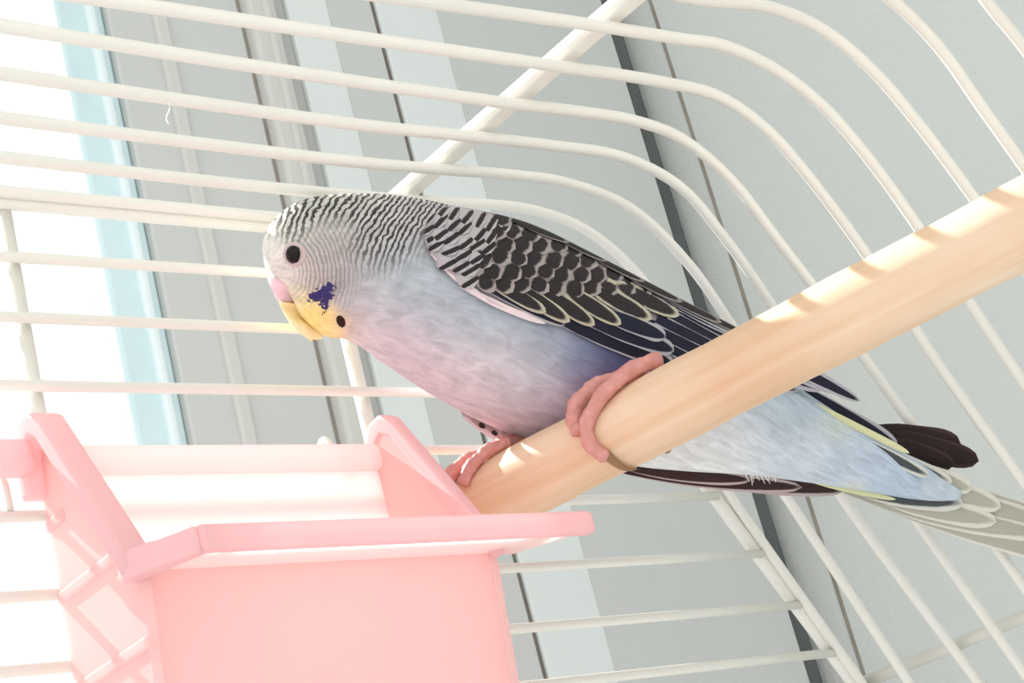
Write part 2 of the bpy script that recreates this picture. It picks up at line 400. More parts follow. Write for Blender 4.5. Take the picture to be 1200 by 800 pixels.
# slight irregular plumage swell on the breast
def swell(u, v):
    return 2.0 * math.sin(u * .05 + v * .021) * math.sin(v * .043 - u * .013)
Vuvw = [(u, v, w_ + (swell(u, v) * smooth(400, 480, u) * math.copysign(1, w_) * min(1, abs(w_) / 40))) for u, v, w_ in Vuvw]
BODY_BVH = BVHTree.FromPolygons([Vector(p) for p in Vuvw], Fb)

# plumage colours, with pink light off the cup put into the lower breast: control points in the bird's own side view
CP = [ # u, v, rgb, radius
 (310, 295, (245, 240, 234), 26), (322, 320, (240, 225, 218), 22), (335, 268, (222, 220, 208), 24), (365, 245, (214, 214, 202), 30), (345, 318, (226, 212, 206), 20),
 (410, 240, (206, 206, 198), 30), (380, 285, (206, 194, 192), 30), (385, 325, (206, 193, 190), 24), (430, 270, (196, 188, 188), 30), (450, 245, (204, 200, 198), 30),
 (490, 260, (196, 192, 194), 30), (450, 310, (188, 192, 198), 28), (420, 345, (202, 200, 208), 24), (345, 348, (244, 222, 180), 14), (358, 368, (246, 220, 140), 17), (375, 378, (247, 221, 140), 17), (392, 386, (246, 224, 155), 14),
 (410, 380, (236, 208, 196), 14), (425, 395, (230, 212, 218), 20), (440, 360, (206, 204, 214), 24), (480, 330, (180, 192, 204), 34), (470, 400, (216, 202, 216), 30), (520, 370, (188, 196, 210), 36),
 (500, 440, (228, 208, 220), 32), (560, 480, (224, 204, 218), 32), (555, 420, (218, 210, 220), 34), (570, 375, (176, 190, 206), 30), (615, 510, (212, 194, 214), 30), (620, 440, (208, 206, 218), 34),
 (640, 400, (164, 178, 200), 28), (660, 480, (196, 176, 208), 30), (680, 420, (126, 140, 178), 26), (700, 450, (150, 122, 176), 22), (680, 500, (182, 162, 198), 24), (720, 410, (74, 84, 138), 24), (740, 445, (92, 70, 138), 22),
 (770, 430, (60, 62, 122), 28), (800, 450, (60, 70, 134), 28), (600, 330, (150, 160, 180), 30), (720, 350, (90, 100, 140), 40), (840, 440, (96, 116, 170), 30),
 (800, 530, (236, 238, 238), 36), (860, 520, (226, 232, 238), 36), (840, 560, (240, 240, 238), 22), (900, 490, (192, 210, 226), 30), (940, 540, (208, 222, 236), 34), (930, 480, (176, 196, 216), 24),
 (1000, 550, (190, 210, 232), 34), (1060, 560, (184, 206, 230), 30), (1000, 574, (228, 228, 210), 12), (1100, 576, (198, 214, 230), 20), (980, 500, (200, 212, 206), 14)]
cpx = np.array([(c[0], c[1]) for c in CP], float); cpr = np.array([c[3] for c in CP], float); cpc = np.array([tuple((.88 if c[0] > 420 else (.80 if c[0] > 355 else .92)) * (x * .72 + .28 * sum(lin(c[2])[:3]) / 3) if c[2][2] > c[2][1] - 60 else x for x in lin(c[2])[:3]) for c in CP])
UV = np.array([(p[0], p[1]) for p in Vuvw])
d2 = ((UV[:, None, :] - cpx[None]) ** 2).sum(2)
wt = np.exp(-d2 / (1.1 * cpr[None] ** 2)) + 1e-9 / (1 + d2)
cols = (wt[:, :, None] * cpc[None]).sum(1) / wt.sum(1)[:, None]
# barring: phase and strength of the dark bars on crown, nape and cheek
SPT = [(312, 300, 0, 18), (325, 325, 0, 20), (318, 275, .25, 14), (335, 255, .85, 20), (360, 240, 1, 22), (345, 272, .55, 10), (400, 232, 1, 24), (440, 240, 1, 24), (480, 245, 1, 22), (470, 275, .95, 24), (440, 280, .8, 20), (500, 240, .9, 20),
       (500, 285, .35, 18), (455, 310, .55, 14), (380, 278, .1, 20), (400, 270, .3, 16), (375, 310, .05, 20), (400, 320, .15, 18), (393, 342, .4, 9), (422, 295, .55, 16), (430, 330, .2, 14), (360, 345, .05, 12), (345, 325, .0, 14),
       (520, 310, 0, 30), (470, 335, 0, 24), (425, 365, 0, 20), (380, 375, 0, 20), (350, 365, 0, 16), (560, 260, .5, 30), (600, 350, 0, 60)]
sx_ = np.array([(a[0], a[1]) for a in SPT], float); sr = np.array([a[3] for a in SPT], float); sv = np.array([a[2] for a in SPT])
d2 = ((UV[:, None, :] - sx_[None]) ** 2).sum(2); wt = np.exp(-d2 / (1.2 * sr[None] ** 2)) + 1e-9 / (1 + d2)
stren = (wt * sv[None]).sum(1) / wt.sum(1) * np.clip((575 - UV[:, 0]) / 40, 0, 1)
phase = []
for u, v, w_ in Vuvw:
    f_ = .5 + .65 * smooth(330, 470, u)
    dv = v - 338
    ph = u - .0036 * dv * abs(dv) * (1 if dv < 0 else -1) * -f_ if dv > 0 else u - .0036 * dv * dv * f_
    per = 7.3 + 1.9 * smooth(400, 480, u) * smooth(330, 250, v) - .8 * smooth(300, 340, v)
    phase.append(ph)
cheek_ph = np.sqrt((UV[:, 0] - 334) ** 2 + ((UV[:, 1] - 322) * .8) ** 2)
CPT = [(375, 300, 1, 26), (395, 325, 1, 22), (372, 335, .8, 14), (400, 285, .8, 18), (365, 275, .7, 10), (320, 300, 0, 22), (345, 300, .3, 8), (335, 325, .1, 12), (370, 245, 0, 24), (430, 260, 0, 28), (450, 320, 0, 26), (425, 345, 0, 14), (380, 368, 0, 14), (352, 356, .1, 10), (500, 350, 0, 60)]
cx_ = np.array([(a[0], a[1]) for a in CPT], float); cr_ = np.array([a[3] for a in CPT], float); cv_ = np.array([a[2] for a in CPT])
d2 = ((UV[:, None, :] - cx_[None]) ** 2).sum(2); wt = np.exp(-d2 / (1.2 * cr_[None] ** 2)) + 1e-9 / (1 + d2)
cheek = (wt * cv_[None]).sum(1) / wt.sum(1) * np.clip((470 - UV[:, 0]) / 30, 0, 1)
# cheek patch and throat spots strength
def blob(cx, cy, rx, ry, ang=0):
    a = math.radians(ang); ca, sa = math.cos(a), math.sin(a)
    X = (UV[:, 0] - cx) * ca + (UV[:, 1] - cy) * sa; Y = -(UV[:, 0] - cx) * sa + (UV[:, 1] - cy) * ca
    return 1.25 - np.sqrt((X / rx) ** 2 + (Y / ry) ** 2)
violet = np.maximum.reduce([blob(378, 345, 15, 8.5, -8), blob(383, 340, 10, 9), blob(368, 349, 8, 5), blob(381, 358, 4, 7)])
spot = np.maximum.reduce([blob(399.5, 376.5, 5.2, 7.8, -25), blob(379, 367, 2.6, 3)])
# feather flow coordinates for streaks
flow_a = []; 
for i, r in enumerate(rings):
    for k in range(NSEG): flow_a.append((i * 3.4, 2 * math.pi * k / NSEG * (30 + r[4] * .8), 0))
flow_a += [(0, 0, 0), (NRING * 3.4, 0, 0)]
body = mesh_obj('body', [W(B3(*p)) for p in Vuvw], Fb, M_WALL, bird)
me = body.data
at = me.color_attributes.new('plumage', 'FLOAT_COLOR', 'POINT'); at.data.foreach_set('color', np.hstack([cols, np.ones((len(cols), 1))]).astype(np.float32).ravel())
for nm, arr in (('bar_phase', phase), ('bar_strength', stren), ('cheek_phase', cheek_ph), ('cheek_strength', cheek), ('violet_patch', violet), ('throat_spot', spot)):
    a = me.attributes.new(nm, 'FLOAT', 'POINT'); a.data.foreach_set('value', np.array(arr, np.float32))
a = me.attributes.new('flow', 'FLOAT_VECTOR', 'POINT'); a.data.foreach_set('vector', np.array(flow_a, np.float32).ravel())

mt, nt, b = new_mat('budgerigar_plumage'); N = nt.nodes; L = nt.links
def attr(n): 
    x = N.new('ShaderNodeAttribute'); x.attribute_name = n; return x
def math_(op, a, b_=None, c_=None, clamp=False):
    x = N.new('ShaderNodeMath'); x.operation = op; x.use_clamp = clamp
    for i, q in enumerate((a, b_, c_)):
        if q is None: continue
        if isinstance(q, (int, float)): x.inputs[i].default_value = q
        else: L.new(q, x.inputs[i])
    return x.outputs[0]
def noise(vec, scale, detail=3, dist=0):
    x = N.new('ShaderNodeTexNoise'); x.inputs['Scale'].default_value = scale; x.inputs['Detail'].default_value = detail; x.inputs['Distortion'].default_value = dist
    L.new(vec, x.inputs['Vector']); return x.outputs['Fac']
def ramp(val, lo, hi, to0=0.0, to1=1.0):
    x = N.new('ShaderNodeMapRange'); x.interpolation_type = 'SMOOTHSTEP'
    for i, q in enumerate((lo, hi, to0, to1)): x.inputs[i + 1].default_value = q
    L.new(val, x.inputs[0]); return x.outputs[0]
def mixc(fac, c1, c2, blend='MIX'):
    x = N.new('ShaderNodeMix'); x.data_type = 'RGBA'; x.blend_type = blend
    for i, q in ((0, fac), (6, c1), (7, c2)):
        if isinstance(q, (int, float, tuple)): x.inputs[i].default_value = q
        else: L.new(q, x.inputs[i])
    return x.outputs[2]
tc = N.new('ShaderNodeTexCoord'); OB = tc.outputs['Object']
fv = attr('flow').outputs['Vector']
mp = N.new('ShaderNodeMapping'); mp.inputs['Scale'].default_value = (.035, .30, 1); L.new(fv, mp.inputs['Vector'])
streak = noise(mp.outputs[0], 1.0, 5, .6)
mp2 = N.new('ShaderNodeMapping'); mp2.inputs['Scale'].default_value = (.05, .075, 1); L.new(fv, mp2.inputs['Vector'])
cloud = noise(mp2.outputs[0], 1.0, 4, .9)
base = attr('plumage').outputs['Color']
val = math_('ADD', math_('MULTIPLY', math_('SUBTRACT', streak, .5), .26), math_('MULTIPLY', math_('SUBTRACT', cloud, .5), .75))
val = math_('ADD', val, 1.0)
hs = N.new('ShaderNodeHueSaturation'); L.new(base, hs.inputs['Color']); L.new(val, hs.inputs['Value'])
c = hs.outputs[0]
n_w = noise(OB, 420, 3); n_w2 = noise(OB, 1100, 2)
ph = math_('ADD', attr('bar_phase').outputs['Fac'], math_('MULTIPLY', math_('SUBTRACT', n_w, .5), 11.0))
ph = math_('ADD', ph, math_('MULTIPLY', math_('SUBTRACT', n_w2, .5), 3.0))
sn = math_('SINE', math_('MULTIPLY', ph, 2 * math.pi / 7.0))
sn = math_('ADD', sn, math_('MULTIPLY', math_('SUBTRACT', noise(OB, 520, 3), .5), 1.6))
bar = ramp(sn, -.25, .6)
bstr = attr('bar_strength').outputs['Fac']
fac = math_('MULTIPLY', bar, ramp(bstr, .04, .9), clamp=True)
fac = math_('MULTIPLY', fac, .95)
c = mixc(fac, c, lin((44, 40, 40)))
cp_ = math_('ADD', attr('cheek_phase').outputs['Fac'], math_('MULTIPLY', math_('SUBTRACT', n_w, .5), 6.0))
cs = ramp(math_('SINE', math_('MULTIPLY', cp_, 2 * math.pi / 4.9)), -.3, .8)
c = mixc(math_('MULTIPLY', math_('MULTIPLY', cs, attr('cheek_strength').outputs['Fac']), .5), c, lin((96, 84, 84)))
vn = math_('ADD', attr('violet_patch').outputs['Fac'], math_('MULTIPLY', math_('SUBTRACT', noise(OB, 1500, 3), .5), 2.6))
c = mixc(ramp(vn, .2, .42), c, mixc(noise(OB, 1300, 2), lin((46, 36, 92)), lin((76, 66, 116))))
c = mixc(ramp(attr('throat_spot').outputs['Fac'], .18, .36), c, lin((52, 26, 20)))
L.new(c, b.inputs['Base Color'])
hb = math_('ADD', math_('MULTIPLY', streak, .6), math_('MULTIPLY', noise(OB, 1500, 3), .5))
bp = N.new('ShaderNodeBump'); bp.inputs['Strength'].default_value = .45; bp.inputs['Distance'].default_value = .0008
L.new(hb, bp.inputs['Height']); L.new(bp.outputs[0], b.inputs['Normal'])
b.inputs['Roughness'].default_value = .85; b.inputs['Specular IOR Level'].default_value = .12
b.inputs['Sheen Weight'].default_value = .08; b.inputs['Sheen Roughness'].default_value = .5
me.materials.clear(); me.materials.append(mt)

# ---------------- face parts
def body_w(u, v):
    h = BODY_BVH.ray_cast(Vector((u, v, 300)), Vector((0, 0, -1)))
    return h[0].z if h[0] is not None else 0.0
def ellipsoid(name, c, rad, mat, parent, n=24, rot=0, uvwfun=B3):
    V = []; F = []; m_ = n // 2; ca, sa = math.cos(rot), math.sin(rot)
    for i in range(m_ + 1):
        ph_ = math.pi * i / m_
        for k in range(n):
            th = 2 * math.pi * k / n
            x, y, z = rad[0] * math.sin(ph_) * math.cos(th), rad[1] * math.sin(ph_) * math.sin(th), rad[2] * math.cos(ph_)
            V.append(W(uvwfun(c[0] + x * ca - y * sa, c[1] + x * sa + y * ca, c[2] + z)))
    for i in range(m_):
        for k in range(n): F.append((i * n + k, i * n + (k + 1) % n, (i + 1) * n + (k + 1) % n, (i + 1) * n + k))
    return mesh_obj(name, V, F, mat, parent)
M_EYE = paint('dark_brown_eye', (24, 9, 9), .15, 300, .5, 0, 100, .25)
M_LID = paint('mauve_eye_ring', (202, 182, 184), .6, 300, .12, .3, 900, .2)
M_CERE = paint('lilac_pink_cere', (244, 206, 218), .5, 250, .06, .2, 700, .3)
M_BEAK = paint('pale_yellow_beak', (243, 224, 170), .35, 180, .08, .1, 400, .4)
for sgn in (1, -1):
    we = body_w(345, 298)
    fn = (lambda u, v, q, s=sgn: B3(u, v, q * s))
    ring = []
    eye = ellipsoid('eye', (345, 298, we - 3.5), (10.4, 11.6, 8.5), M_EYE, bird, 28, 0, fn)
    V = []; F = []; n = 32; mm = 10
    for i in range(n):
        th = 2 * math.pi * i / n
        for j in range(mm):
            p2 = 2 * math.pi * j / mm; rr = 11.0 + 2.4 * math.cos(p2)
            u, v = 345 + rr * math.cos(th), 298 + rr * 1.1 * math.sin(th)
            V.append(W(fn(u, v, body_w(u, v) + .1 + 1.3 * math.sin(p2))))
    for i in range(n):
        for j in range(mm): F.append((i * mm + j, ((i + 1) % n) * mm + j, ((i + 1) % n) * mm + (j + 1) % mm, i * mm + (j + 1) % mm))
    mesh_obj('eye_ring', V, F, M_LID, eye)
def loft(name, secs, mat, parent, n=20, m_=24, sq=1.0):
    R = catmull([list(a) + list(c) + [h, w0] for a, c, h, w0 in secs], m_); V = []; F = []
    for r in R:
        C = (r[0:2] + r[2:4]) / 2; A = (r[0:2] - r[2:4]) / 2
        for k in range(n):
            th = 2 * math.pi * k / n; p = C + A * math.cos(th); V.append(W(B3(p[0], p[1], r[5] + r[4] * math.sin(th))))
    for i in range(m_):
        for k in range(n): F.append((i * n + k, i * n + (k + 1) % n, (i + 1) * n + (k + 1) % n, (i + 1) * n + k))
    F.append(tuple(range(n))[::-1]); F.append(tuple(m_ * n + k for k in range(n)))
    return mesh_obj(name, V, F, mat, parent)
# upper mandible: hooked, from the cere down to the tip
def bw(u, v, add): return body_w(u, v) + add
beak = loft('beak', [((327, 353), (350, 356), 20, 0), ((328, 357), (352, 361), bw(340, 359, 3), 0), ((332, 366), (355, 370), bw(343, 368, 7), 0), ((340, 379), (360, 380), max(18, bw(350, 378, 5)), 0), ((349, 389), (364, 387), 12, 0), ((359, 396), (366, 394), 5, 0), ((365, 400), (367, 399), 1.5, 0)], M_BEAK, bird)
loft('lower_mandible', [((345, 368), (352, 386), 14, 0), ((356, 374), (358, 394), 18, 0), ((367, 380), (369, 398), 12, 0), ((376, 386), (379, 397), 6, 0)], M_BEAK, bird)
loft('cere', [((313, 325), (338, 327), bw(326, 327, 1), 0), ((315, 331), (346, 336), bw(332, 333, 4), 0), ((319, 341), (350, 346), bw(336, 343, 6), 0), ((324, 350), (347, 354), bw(338, 352, 6), 0), ((328, 356), (346, 358), bw(338, 356, -1), 0)], M_CERE, bird)

# ---------------- feathers
def feather_mat(name, pale, dark, cy, rx, ry, soft=.12, shaft=.0, tint=None, nz=.35):
    """pale edge, dark centre, laid out on the feather's own length and width"""
    global N, L
    mt, nt, b = new_mat(name); N = nt.nodes; L = nt.links
    uvn = N.new('ShaderNodeUVMap'); sp = N.new('ShaderNodeSeparateXYZ'); L.new(uvn.outputs[0], sp.inputs[0])
    x, y = sp.outputs[0], sp.outputs[1]
    tcn = N.new('ShaderNodeTexCoord')
    oi = N.new('ShaderNodeObjectInfo'); y = math_('ADD', y, math_('MULTIPLY', math_('SUBTRACT', oi.outputs['Random'], .5), .07 if ry < .3 else 0.0))
    e = math_('SQRT', math_('ADD', math_('POWER', math_('DIVIDE', math_('SUBTRACT', x, .5), rx), 2.0), math_('POWER', math_('DIVIDE', math_('SUBTRACT', y, cy), ry), 2.0)))
    e = math_('ADD', e, math_('MULTIPLY', math_('SUBTRACT', noise(tcn.outputs['Object'], 700, 3), .5), nz))
    mask = ramp(e, 1 - soft, 1 + soft, 1, 0)
    pv = N.new('ShaderNodeMapping'); pv.inputs['Scale'].default_value = (60, 5, 1); L.new(uvn.outputs[0], pv.inputs['Vector'])
    st = noise(pv.outputs[0], 1.0, 3)
    pc_ = mixc(st, tuple(q * .86 for q in lin(pale)[:3]) + (1,), lin(pale))
    dc = mixc(st, lin(dark), lin(tint or tuple(min(255, q + 22) for q in dark)))
    col = mixc(mask, pc_, dc)
    if shaft:
        sm = ramp(math_('ABSOLUTE', math_('SUBTRACT', x, .5)), .015, .05, shaft, 0)
        col = mixc(sm, col, lin((214, 208, 196)))
    L.new(col, b.inputs['Base Color']); b.inputs['Roughness'].default_value = .7; b.inputs['Specular IOR Level'].default_value = .2
    bp = N.new('ShaderNodeBump'); bp.inputs['Strength'].default_value = .3; bp.inputs['Distance'].default_value = .0004
    L.new(st, bp.inputs['Height']); L.new(bp.outputs[0], b.inputs['Normal'])
    return mt
F_SMALL = feather_mat('small_covert', (190, 184, 188), (34, 29, 30), .78, .66, .105, .25, nz=.6)
F_MID = feather_mat('round_covert', (168, 157, 155), (36, 30, 31), .70, .43, .20, .16, nz=.75)
F_GREAT = feather_mat('greater_covert', (194, 188, 168), (36, 31, 33), .54, .41, .40, .10, nz=.2)
F_EDGE = feather_mat('wing_edge_fringe', (242, 228, 230), (200, 180, 186), .3, .2, .2, .4)
F_DARK = feather_mat('flight_feather', (182, 180, 188), (26, 25, 33), .44, .435, .55, .04, .0, (40, 44, 66), .05)
F_BROWN = feather_mat('far_flight_feather', (196, 178, 176), (48, 32, 33), .44, .42, .55, .05, .0, (72, 52, 50), .06)
F_SCAP = feather_mat('scapular', (150, 140, 140), (34, 28, 30), .42, .43, .52, .06, .0, (52, 46, 48), .2)
F_TIP = feather_mat('dark_wing_tip', (70, 52, 52), (34, 24, 25), .45, .46, .55, .06, .0, (54, 40, 40), .06)
F_TAIL = feather_mat('tail_feather', (222, 220, 208), (160, 158, 144), .42, .42, .555, .07, .0, (186, 184, 170), .08)
F_TAILD = feather_mat('dark_tail_covert', (214, 214, 206), (40, 42, 48), .42, .36, .53, .12, .0, (96, 104, 104), .15)
F_YEL = feather_mat('yellow_edge_feather', (222, 220, 178), (204, 205, 160), .5, .3, .5, .3)

def feather(name, base, tip, width, mat, parent, w0=0, w1=0, bend=0, cup_=.12, conform=None, nx=6, ny=10, tipround=.55, basew=.45):
    base = np.array(base, float); tip = np.array(tip, float); L_ = np.linalg.norm(tip - base); t = (tip - base) / L_; n_ = np.array([-t[1], t[0]])
    V = []; F = []; uv = []
    for j in range(ny + 1):
        y = j / ny
        y = 1 - (1 - y) ** 1.3
        h = (basew + (1 - basew) * smooth(0, .45, y))
        if y > tipround: h *= math.sqrt(max(0, 1 - ((y - tipround) / (1 - tipround)) ** 2.2))
        h = max(h, .02)
        for i in range(nx + 1):
            x = i / nx
            q = base + t * L_ * y + n_ * ((x - .5) * width * h + bend * math.sin(math.pi * y))
            w_ = w0 + (w1 - w0) * y - cup_ * width * (2 * x - 1) ** 2 * h
            if conform:
                q[0] = max(q[0], 497.5); q[1] = max(q[1], edge_v(q[0], tp) + .6)
                w_ += conform(q[0], q[1])
            V.append(W(B3(q[0], q[1], w_))); uv.append((.5 + (x - .5) * (h if h > .5 else h), y))
    for j in range(ny):
        for i in range(nx):
            a_ = j * (nx + 1) + i; F.append((a_, a_ + 1, a_ + nx + 2, a_ + nx + 1))
    o = mesh_obj(name, V, F, mat, parent)
    ul = o.data.uv_layers.new(name='UVMap')
    ul.data.foreach_set('uv', np.array([uv[l.vertex_index] for l in o.data.loops], np.float32).ravel())
    return o

def edge_v(u, E_):
    return float(np.interp(u, [p[0] for p in E_], [p[1] for p in E_]))
# near wing: a shell folded against the flank
TOP = [(496, 268), (503, 250), (522, 242), (560, 246), (620, 261), (700, 299), (800, 351), (872, 388), (932, 426)]
BOT = [(496, 270), (502, 294), (527, 324), (570, 348), (640, 375), (700, 393), (780, 424), (850, 448), (925, 452)]
tp = np.array(catmull(TOP, 70)); bt = np.array(catmull(BOT, 70))
NT = 24; wv = []
for i in range(71):
    s_ = i / 70
    for j in range(NT + 1):
        t_ = j / NT; q = tp[i] * (1 - t_) + bt[i] * t_
        wb = body_w(*bt[i]) + 5
        wb = max(wb, 58 - 40 * smooth(.75, 1, s_))
        wv.append((q[0], q[1], wb * math.sqrt(1 - (.965 * (1 - t_)) ** 2.0)))
wf = [(i * (NT + 1) + j, i * (NT + 1) + j + 1, (i + 1) * (NT + 1) + j + 1, (i + 1) * (NT + 1) + j) for i in range(70) for j in range(NT)]
WBVH = BVHTree.FromPolygons([Vector(p) for p in wv], wf)
def wing_w(u, v):
    h = WBVH.ray_cast(Vector((u, v, 400)), Vector((0, 0, -1)))
    if h[0] is not None: return h[0].z
    h = WBVH.find_nearest(Vector((u, v, 40))); return h[0].z
M_WINGBASE = paint('grey_wing_down', (150, 146, 150), .85, 200, .15, .3, 800, .1)
wing = mesh_obj('wing', [W(B3(a, b_, c_ - 1.5)) for a, b_, c_ in wv], wf, M_WINGBASE, bird)
wing.data.materials[0] = M_WINGBASE
wing['label'] = 'near wing with pale edged black feathers'
# flight feathers first (lowest layer)
for bs, tpnt, wd, lift in [((655, 372), (789, 427), 24, 1.5), ((735, 380), (905, 458), 24, 1.2), ((750, 376), (935, 458), 24, 1.8), ((770, 372), (966, 456), 24, 2.4), ((785, 366), (988, 459), 22, 3.0),
                           ((800, 362), (1008, 470), 16, 3.4), ((790, 356), (950, 432), 24, 3.8), ((780, 346), (905, 404), 24, 4.4), ((760, 332), (876, 391), 20, 4.8),
                           ((690, 374), (790, 411), 22, 3.0), ((705, 366), (780, 395), 20, 4.0)]:
    feather('flight_feather', bs, tpnt, wd, F_DARK, wing, lift * 1.3 - .5, lift * 1.3 + .8, 0, .0, wing_w, 6, 14, .8, .7)
# white fringe and dark feather along the leading lower edge
feather('edge_feather', (500, 288), (572, 353), 8, F_EDGE, wing, 1, 2, 4, .05, wing_w, 6, 12, .7, .8)
feather('edge_feather', (540, 334), (640, 379), 8, F_EDGE, wing, 1, 2, 3, .05, wing_w, 6, 12, .7, .8)
feather('flight_feather', (540, 316), (662, 381), 15, F_DARK, wing, 2.0, 3, 1, .05, wing_w, 6, 12, .8, .8)
# greater coverts: a row of long dark centred feathers with a pale band at their tips
for bs, tpnt, wd in [((560, 318), (640, 366), 18), ((590, 326), (668, 377), 19), ((622, 330), (697, 381), 19), ((652, 332), (728, 380), 19), ((682, 330), (764, 374), 20), ((712, 328), (796, 370), 19), ((740, 330), (824, 368), 18), ((765, 336), (850, 376), 15), ((778, 344), (868, 386), 12)]:
    feather('greater_covert', bs, tpnt, wd, F_GREAT, wing, 3.6, 6.8, 0, .08, wing_w, 6, 12, .62, .6)
# small and round coverts, tip to shoulder so the front ones overlap the next
cov = []
for ang_, lo_, hi_, sp0, sp1, big in ((58, 0, 1, (10.5, 12.5), (19, 21), False), (27, 0, 1, (17, 20), (16, 19), True)):
    a_ = math.radians(ang_); ax = np.array([math.cos(a_), math.sin(a_)]); an = np.array([-ax[1], ax[0]])
    X = -80.0; row = 0
    while X < 420:
        spx, spy = (sp0[0] + sp0[1]) / 2, (sp1[0] + sp1[1]) / 2
        y = -320 + (row % 2) * spy * .5
        while y < 320:
            q = np.array([496, 262]) + ax * X + an * y + np.array([random.uniform(-2, 2), random.uniform(-2, 2)])
            if 499 < q[0] < 866:
                vt, vb = edge_v(q[0], tp), edge_v(q[0], bt)
                lim = min(vb - 4, 346 + max(0, q[0] - 640) * .13) if q[0] > 560 else vb - 2
                D_ = (q[0] - 496) * .9 + (q[1] - 262) * .43
                ok = D_ < 92 if not big else D_ >= 86
                if ok and vt + 4 < q[1] < lim: cov.append((q, spx, spy, D_, big))
            y += spy
        X += spx; row += 1
cov.sort(key=lambda c_: -c_[3])
for q, spx, spy, X, big in cov:
    vt, vb = edge_v(q[0], tp), edge_v(q[0], bt); t_ = (q[1] - vt) / max(1, vb - vt)
    if big: dirang = 27 + 18 * smooth(.2, .8, t_) * (1 - smooth(110, 220, X))
    else: dirang = 30 + 32 * smooth(.0, .6, t_) * (1 - .4 * smooth(40, 110, X))
    dirang = math.radians(dirang + random.uniform(-6, 6))
    dd = np.array([math.cos(dirang), math.sin(dirang)])
    k_ = random.uniform(.88, 1.12)
    tipq = q + dd * spx * .3
    lift = 9.5 - X * .016
    feather('covert', tipq - dd * spx * 2.5, tipq, spy * 1.4 * k_, F_MID if big else F_SMALL, wing, lift - 4.5, lift, 0, .09, wing_w, 5, 7, .5, .7)

# long dark scapulars lying along the back edge
for bs, tpnt, wd in [((600, 257), (668, 284), 8), ((640, 270), (712, 306), 9), ((680, 290), (756, 330), 10), ((716, 310), (800, 354), 11), ((756, 332), (846, 378), 11), ((790, 350), (876, 392), 10)]:
    feather('scapular', bs, tpnt, wd, F_SCAP, wing, 10, 10.5, 0, .05, wing_w, 5, 10, .6, .5)

# far wing: its lower edge shows under the breast, its flight feathers under the tail
FW = loft('wing', [((540, 482), (543, 490), 4, -24), ((562, 484), (558, 502), 9, -26), ((597, 496), (586, 520), 12, -28), ((627, 508), (618, 532), 12, -30), ((662, 515), (652, 537), 10, -34), ((720, 530), (716, 546), 8, -42), ((760, 548), (760, 554), 4, -42)], paint('pale_lilac_wing_edge', (192, 180, 196), .8, 300, .12, .3, 900, .1), bird)
FW['label'] = 'far wing edge below the breast'
for bs, tpnt, wd in [((588, 506), (608, 520), 10), ((552, 490), (570, 502), 7), ((570, 499), (584, 511), 6), ((624, 515), (646, 530), 10)]:
    feather('covert', bs, tpnt, wd, F_MID, FW, -14, -13, 0, .1, None, 5, 7)
for bs, tpnt, wd, ww in [((680, 534), (990, 575), 24, -44), ((690, 540), (940, 571), 20, -40), ((700, 536), (880, 562), 18, -36)]:
    feather('flight_feather', bs, tpnt, wd, F_BROWN, FW, ww, ww - 2, 5, .06, None, 6, 14, .72, .6)
# dark rounded tips of the crossed wings behind the tail
for bs, tpnt, wd, ww in [((1000, 506), (1126, 520), 32, -32), ((1010, 506), (1147, 540), 30, -28), ((1020, 512), (1118, 545), 24, -24)]:
    feather('wing_tip_feather', bs, tpnt, wd, F_TIP, FW, ww, ww - 3, 0, .12, None, 6, 12, .74, .5)

# tail: long feathers seen from below, shorter coverts over their roots
for bs, tpnt, wd, ww, mat_, bnd in [
    ((1010, 540), (1330, 650), 30, -16, F_TAIL, 0), ((1000, 555), (1345, 690), 34, -13, F_TAIL, 0), ((1000, 572), (1320, 668), 32, -10, F_TAIL, 5),
    ((1010, 548), (1240, 618), 26, -8, F_TAIL, 0), ((990, 570), (1225, 626), 28, -7, F_TAIL, 6),
    ((1000, 566), (1168, 611), 26, -4, F_TAIL, 5), ((1010, 540), (1173, 594), 28, -3, F_TAIL, 0),
    ((985, 566), (1129, 590), 24, 0, F_TAILD, 4), ((1000, 530), (1139, 573), 26, 1, F_TAIL, 0),
    ((985, 508), (1116, 565), 18, 8, F_TAILD, 0), ((1000, 512), (1089, 558), 14, 27, F_TAILD, 0),
    ((900, 440), (1052, 523), 24, 6, F_DARK, 0), ((930, 462), (1066, 531), 8, 26, F_YEL, 0), ((930, 557), (1050, 585), 6, 6, F_YEL, 2)]:
    feather('tail_feather', bs, tpnt, wd, mat_, bird, ww, ww - 3, bnd, .10, None, 6, 16, .78, .6)
# wispy down at the vent
M_DOWN = paint('white_down', (238, 236, 232), .9, 200, .05, 0, 400, .1)
dv_, df_ = [], []
for i in range(9):
    u0 = 872 + i * 4.2 + random.uniform(-1, 1); path = [B3(u0, 548, 20), B3(u0 + 3, 558, 18), B3(u0 + 5 + random.uniform(-2, 4), 562 + random.uniform(0, 7), 14)]
    v_, f_ = tube_geo(catmull(path, 5), [.012, .011, .01, .008, .006, .004], 5)
    off = len(dv_); dv_ += v_; df_ += [tuple(x + off for x in q) for q in f_]
mesh_obj('vent_down', dv_, df_, M_DOWN, bird)['kind'] = 'stuff'

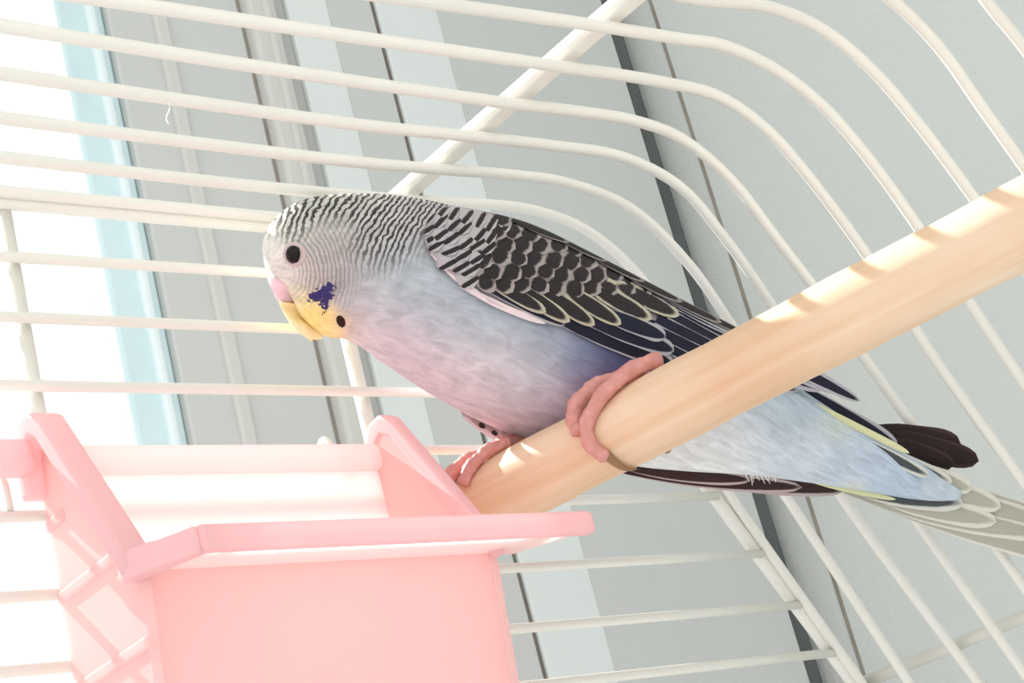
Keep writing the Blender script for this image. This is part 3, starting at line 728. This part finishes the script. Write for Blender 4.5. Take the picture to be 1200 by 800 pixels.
# ---------------- feet
mt, nt, b = new_mat('pink_scaly_skin'); N = nt.nodes; L = nt.links
tc = N.new('ShaderNodeTexCoord'); OB = tc.outputs['Object']
vz = N.new('ShaderNodeTexVoronoi'); vz.inputs['Scale'].default_value = 620; L.new(OB, vz.inputs['Vector'])
c = mixc(noise(OB, 260, 3), lin((206, 136, 130)), lin((236, 178, 168)))
c = mixc(ramp(vz.outputs['Distance'], .0, .7, 0, .35), c, lin((190, 116, 108)))
L.new(c, b.inputs['Base Color']); b.inputs['Roughness'].default_value = .55
bp = N.new('ShaderNodeBump'); bp.inputs['Strength'].default_value = .5; bp.inputs['Distance'].default_value = .0006; bp.invert = True
L.new(vz.outputs['Distance'], bp.inputs['Height']); L.new(bp.outputs[0], b.inputs['Normal'])
b.inputs['Subsurface Weight'].default_value = .2; b.inputs['Subsurface Radius'].default_value = (.003, .0012, .0008)
M_SKIN = mt
M_CLAW = paint('brown_claw', (150, 112, 78), .4, 300, .2, .1, 500, .4)
def toe(keys, r0, r1, lumps):
    """keys: (axial s, angle deg, extra height)"""
    K = catmull(keys, 40); P = []; R = []
    for i, (s_, dg, ex) in enumerate(K):
        x = i / 40; r = r0 + (r1 - r0) * x
        r *= 1 + .07 * math.cos(2 * math.pi * lumps * x) + .035 * math.cos(2 * math.pi * lumps * 3.3 * x)
        P.append(on_perch(s_, dg, PR + r * .85 + ex)); R.append(r)
    R[0] *= .8; R[-1] *= .7
    return tube_geo(P, R, 14), K[-1], r1
def make_foot(toes):
    Vs, Fs, claws = [], [], []
    for keys, r0, r1, lumps, claw in toes:
        (v_, f_), end, rr = toe(keys, r0, r1, lumps)
        off = len(Vs); Vs += v_; Fs += [tuple(x + off for x in q) for q in f_]
        if claw:
            s_, dg, ex = end
            K = catmull([(s_, dg + 4, ex), (s_ + claw[0] * .5, dg + claw[1] * .5, .02), (s_ + claw[0], dg + claw[1], -.02)], 12)
            claws.append(tube_geo([on_perch(a, d_, PR + .06 + e_) for a, d_, e_ in K], [rr * .62 * (1 - .85 * i / 12) + .01 for i in range(13)], 10))
    ft = mesh_obj('foot', Vs, Fs, M_SKIN, bird)
    for v_, f_ in claws: mesh_obj('claw', v_, f_, M_CLAW, ft)
    return ft
sA = perch_s(735, 500); sB = .8
# near foot: one long toe over the front, a short one beside it, two gripping from behind
make_foot([
    ([(sA + .95, 118, .1), (sA + .55, 85, .06), (sA + .05, 55, .03), (sA - .28, 30, .0), (sA - .35, 2, 0), (sA - .22, -22, 0)], .145, .12, 5, (.12, -52)),
    ([(sA + .3, 118, .1), (sA - .25, 85, .1), (sA - .5, 60, .05), (sA - .52, 36, 0), (sA - .47, 24, 0)], .145, .135, 4, None),
    ([(sA + .5, 110, .1), (sA + .4, 150, 0), (sA + .3, 190, 0), (sA + .3, 225, 0)], .16, .11, 3, (.05, 30)),
    ([(sA + .2, 110, .1), (sA - .1, 150, 0), (sA - .3, 185, 0), (sA - .35, 215, 0)], .16, .11, 3, (-.05, 30)),
])
make_foot([
    ([(1.25, 106, .0), (1.05, 84, .02), (.82, 66, .03), (.62, 50, .01), (.52, 36, .0)], .125, .115, 3, None),
    ([(.75, 112, .0), (.48, 92, .02), (.24, 66, .03), (.14, 36, .02), (.2, 8, 0), (.28, -16, 0)], .135, .125, 5, (.04, -35)),
    ([(sB + .2, 110, .05), (sB + .1, 150, 0), (sB, 190, 0), (sB, 225, 0)], .16, .11, 3, (.05, 30)),
])
# legs up into the belly feathers
for s_, tgt in ((sA + .5, (735, 470, 20)), (sB + .2, (640, 500, -10))):
    P0 = on_perch(s_, 112, PR + .12); P1 = B3(*tgt)
    tube('leg', catmull([P0, (P0 + P1) / 2, P1], 8), .17, M_SKIN, bird, 12)
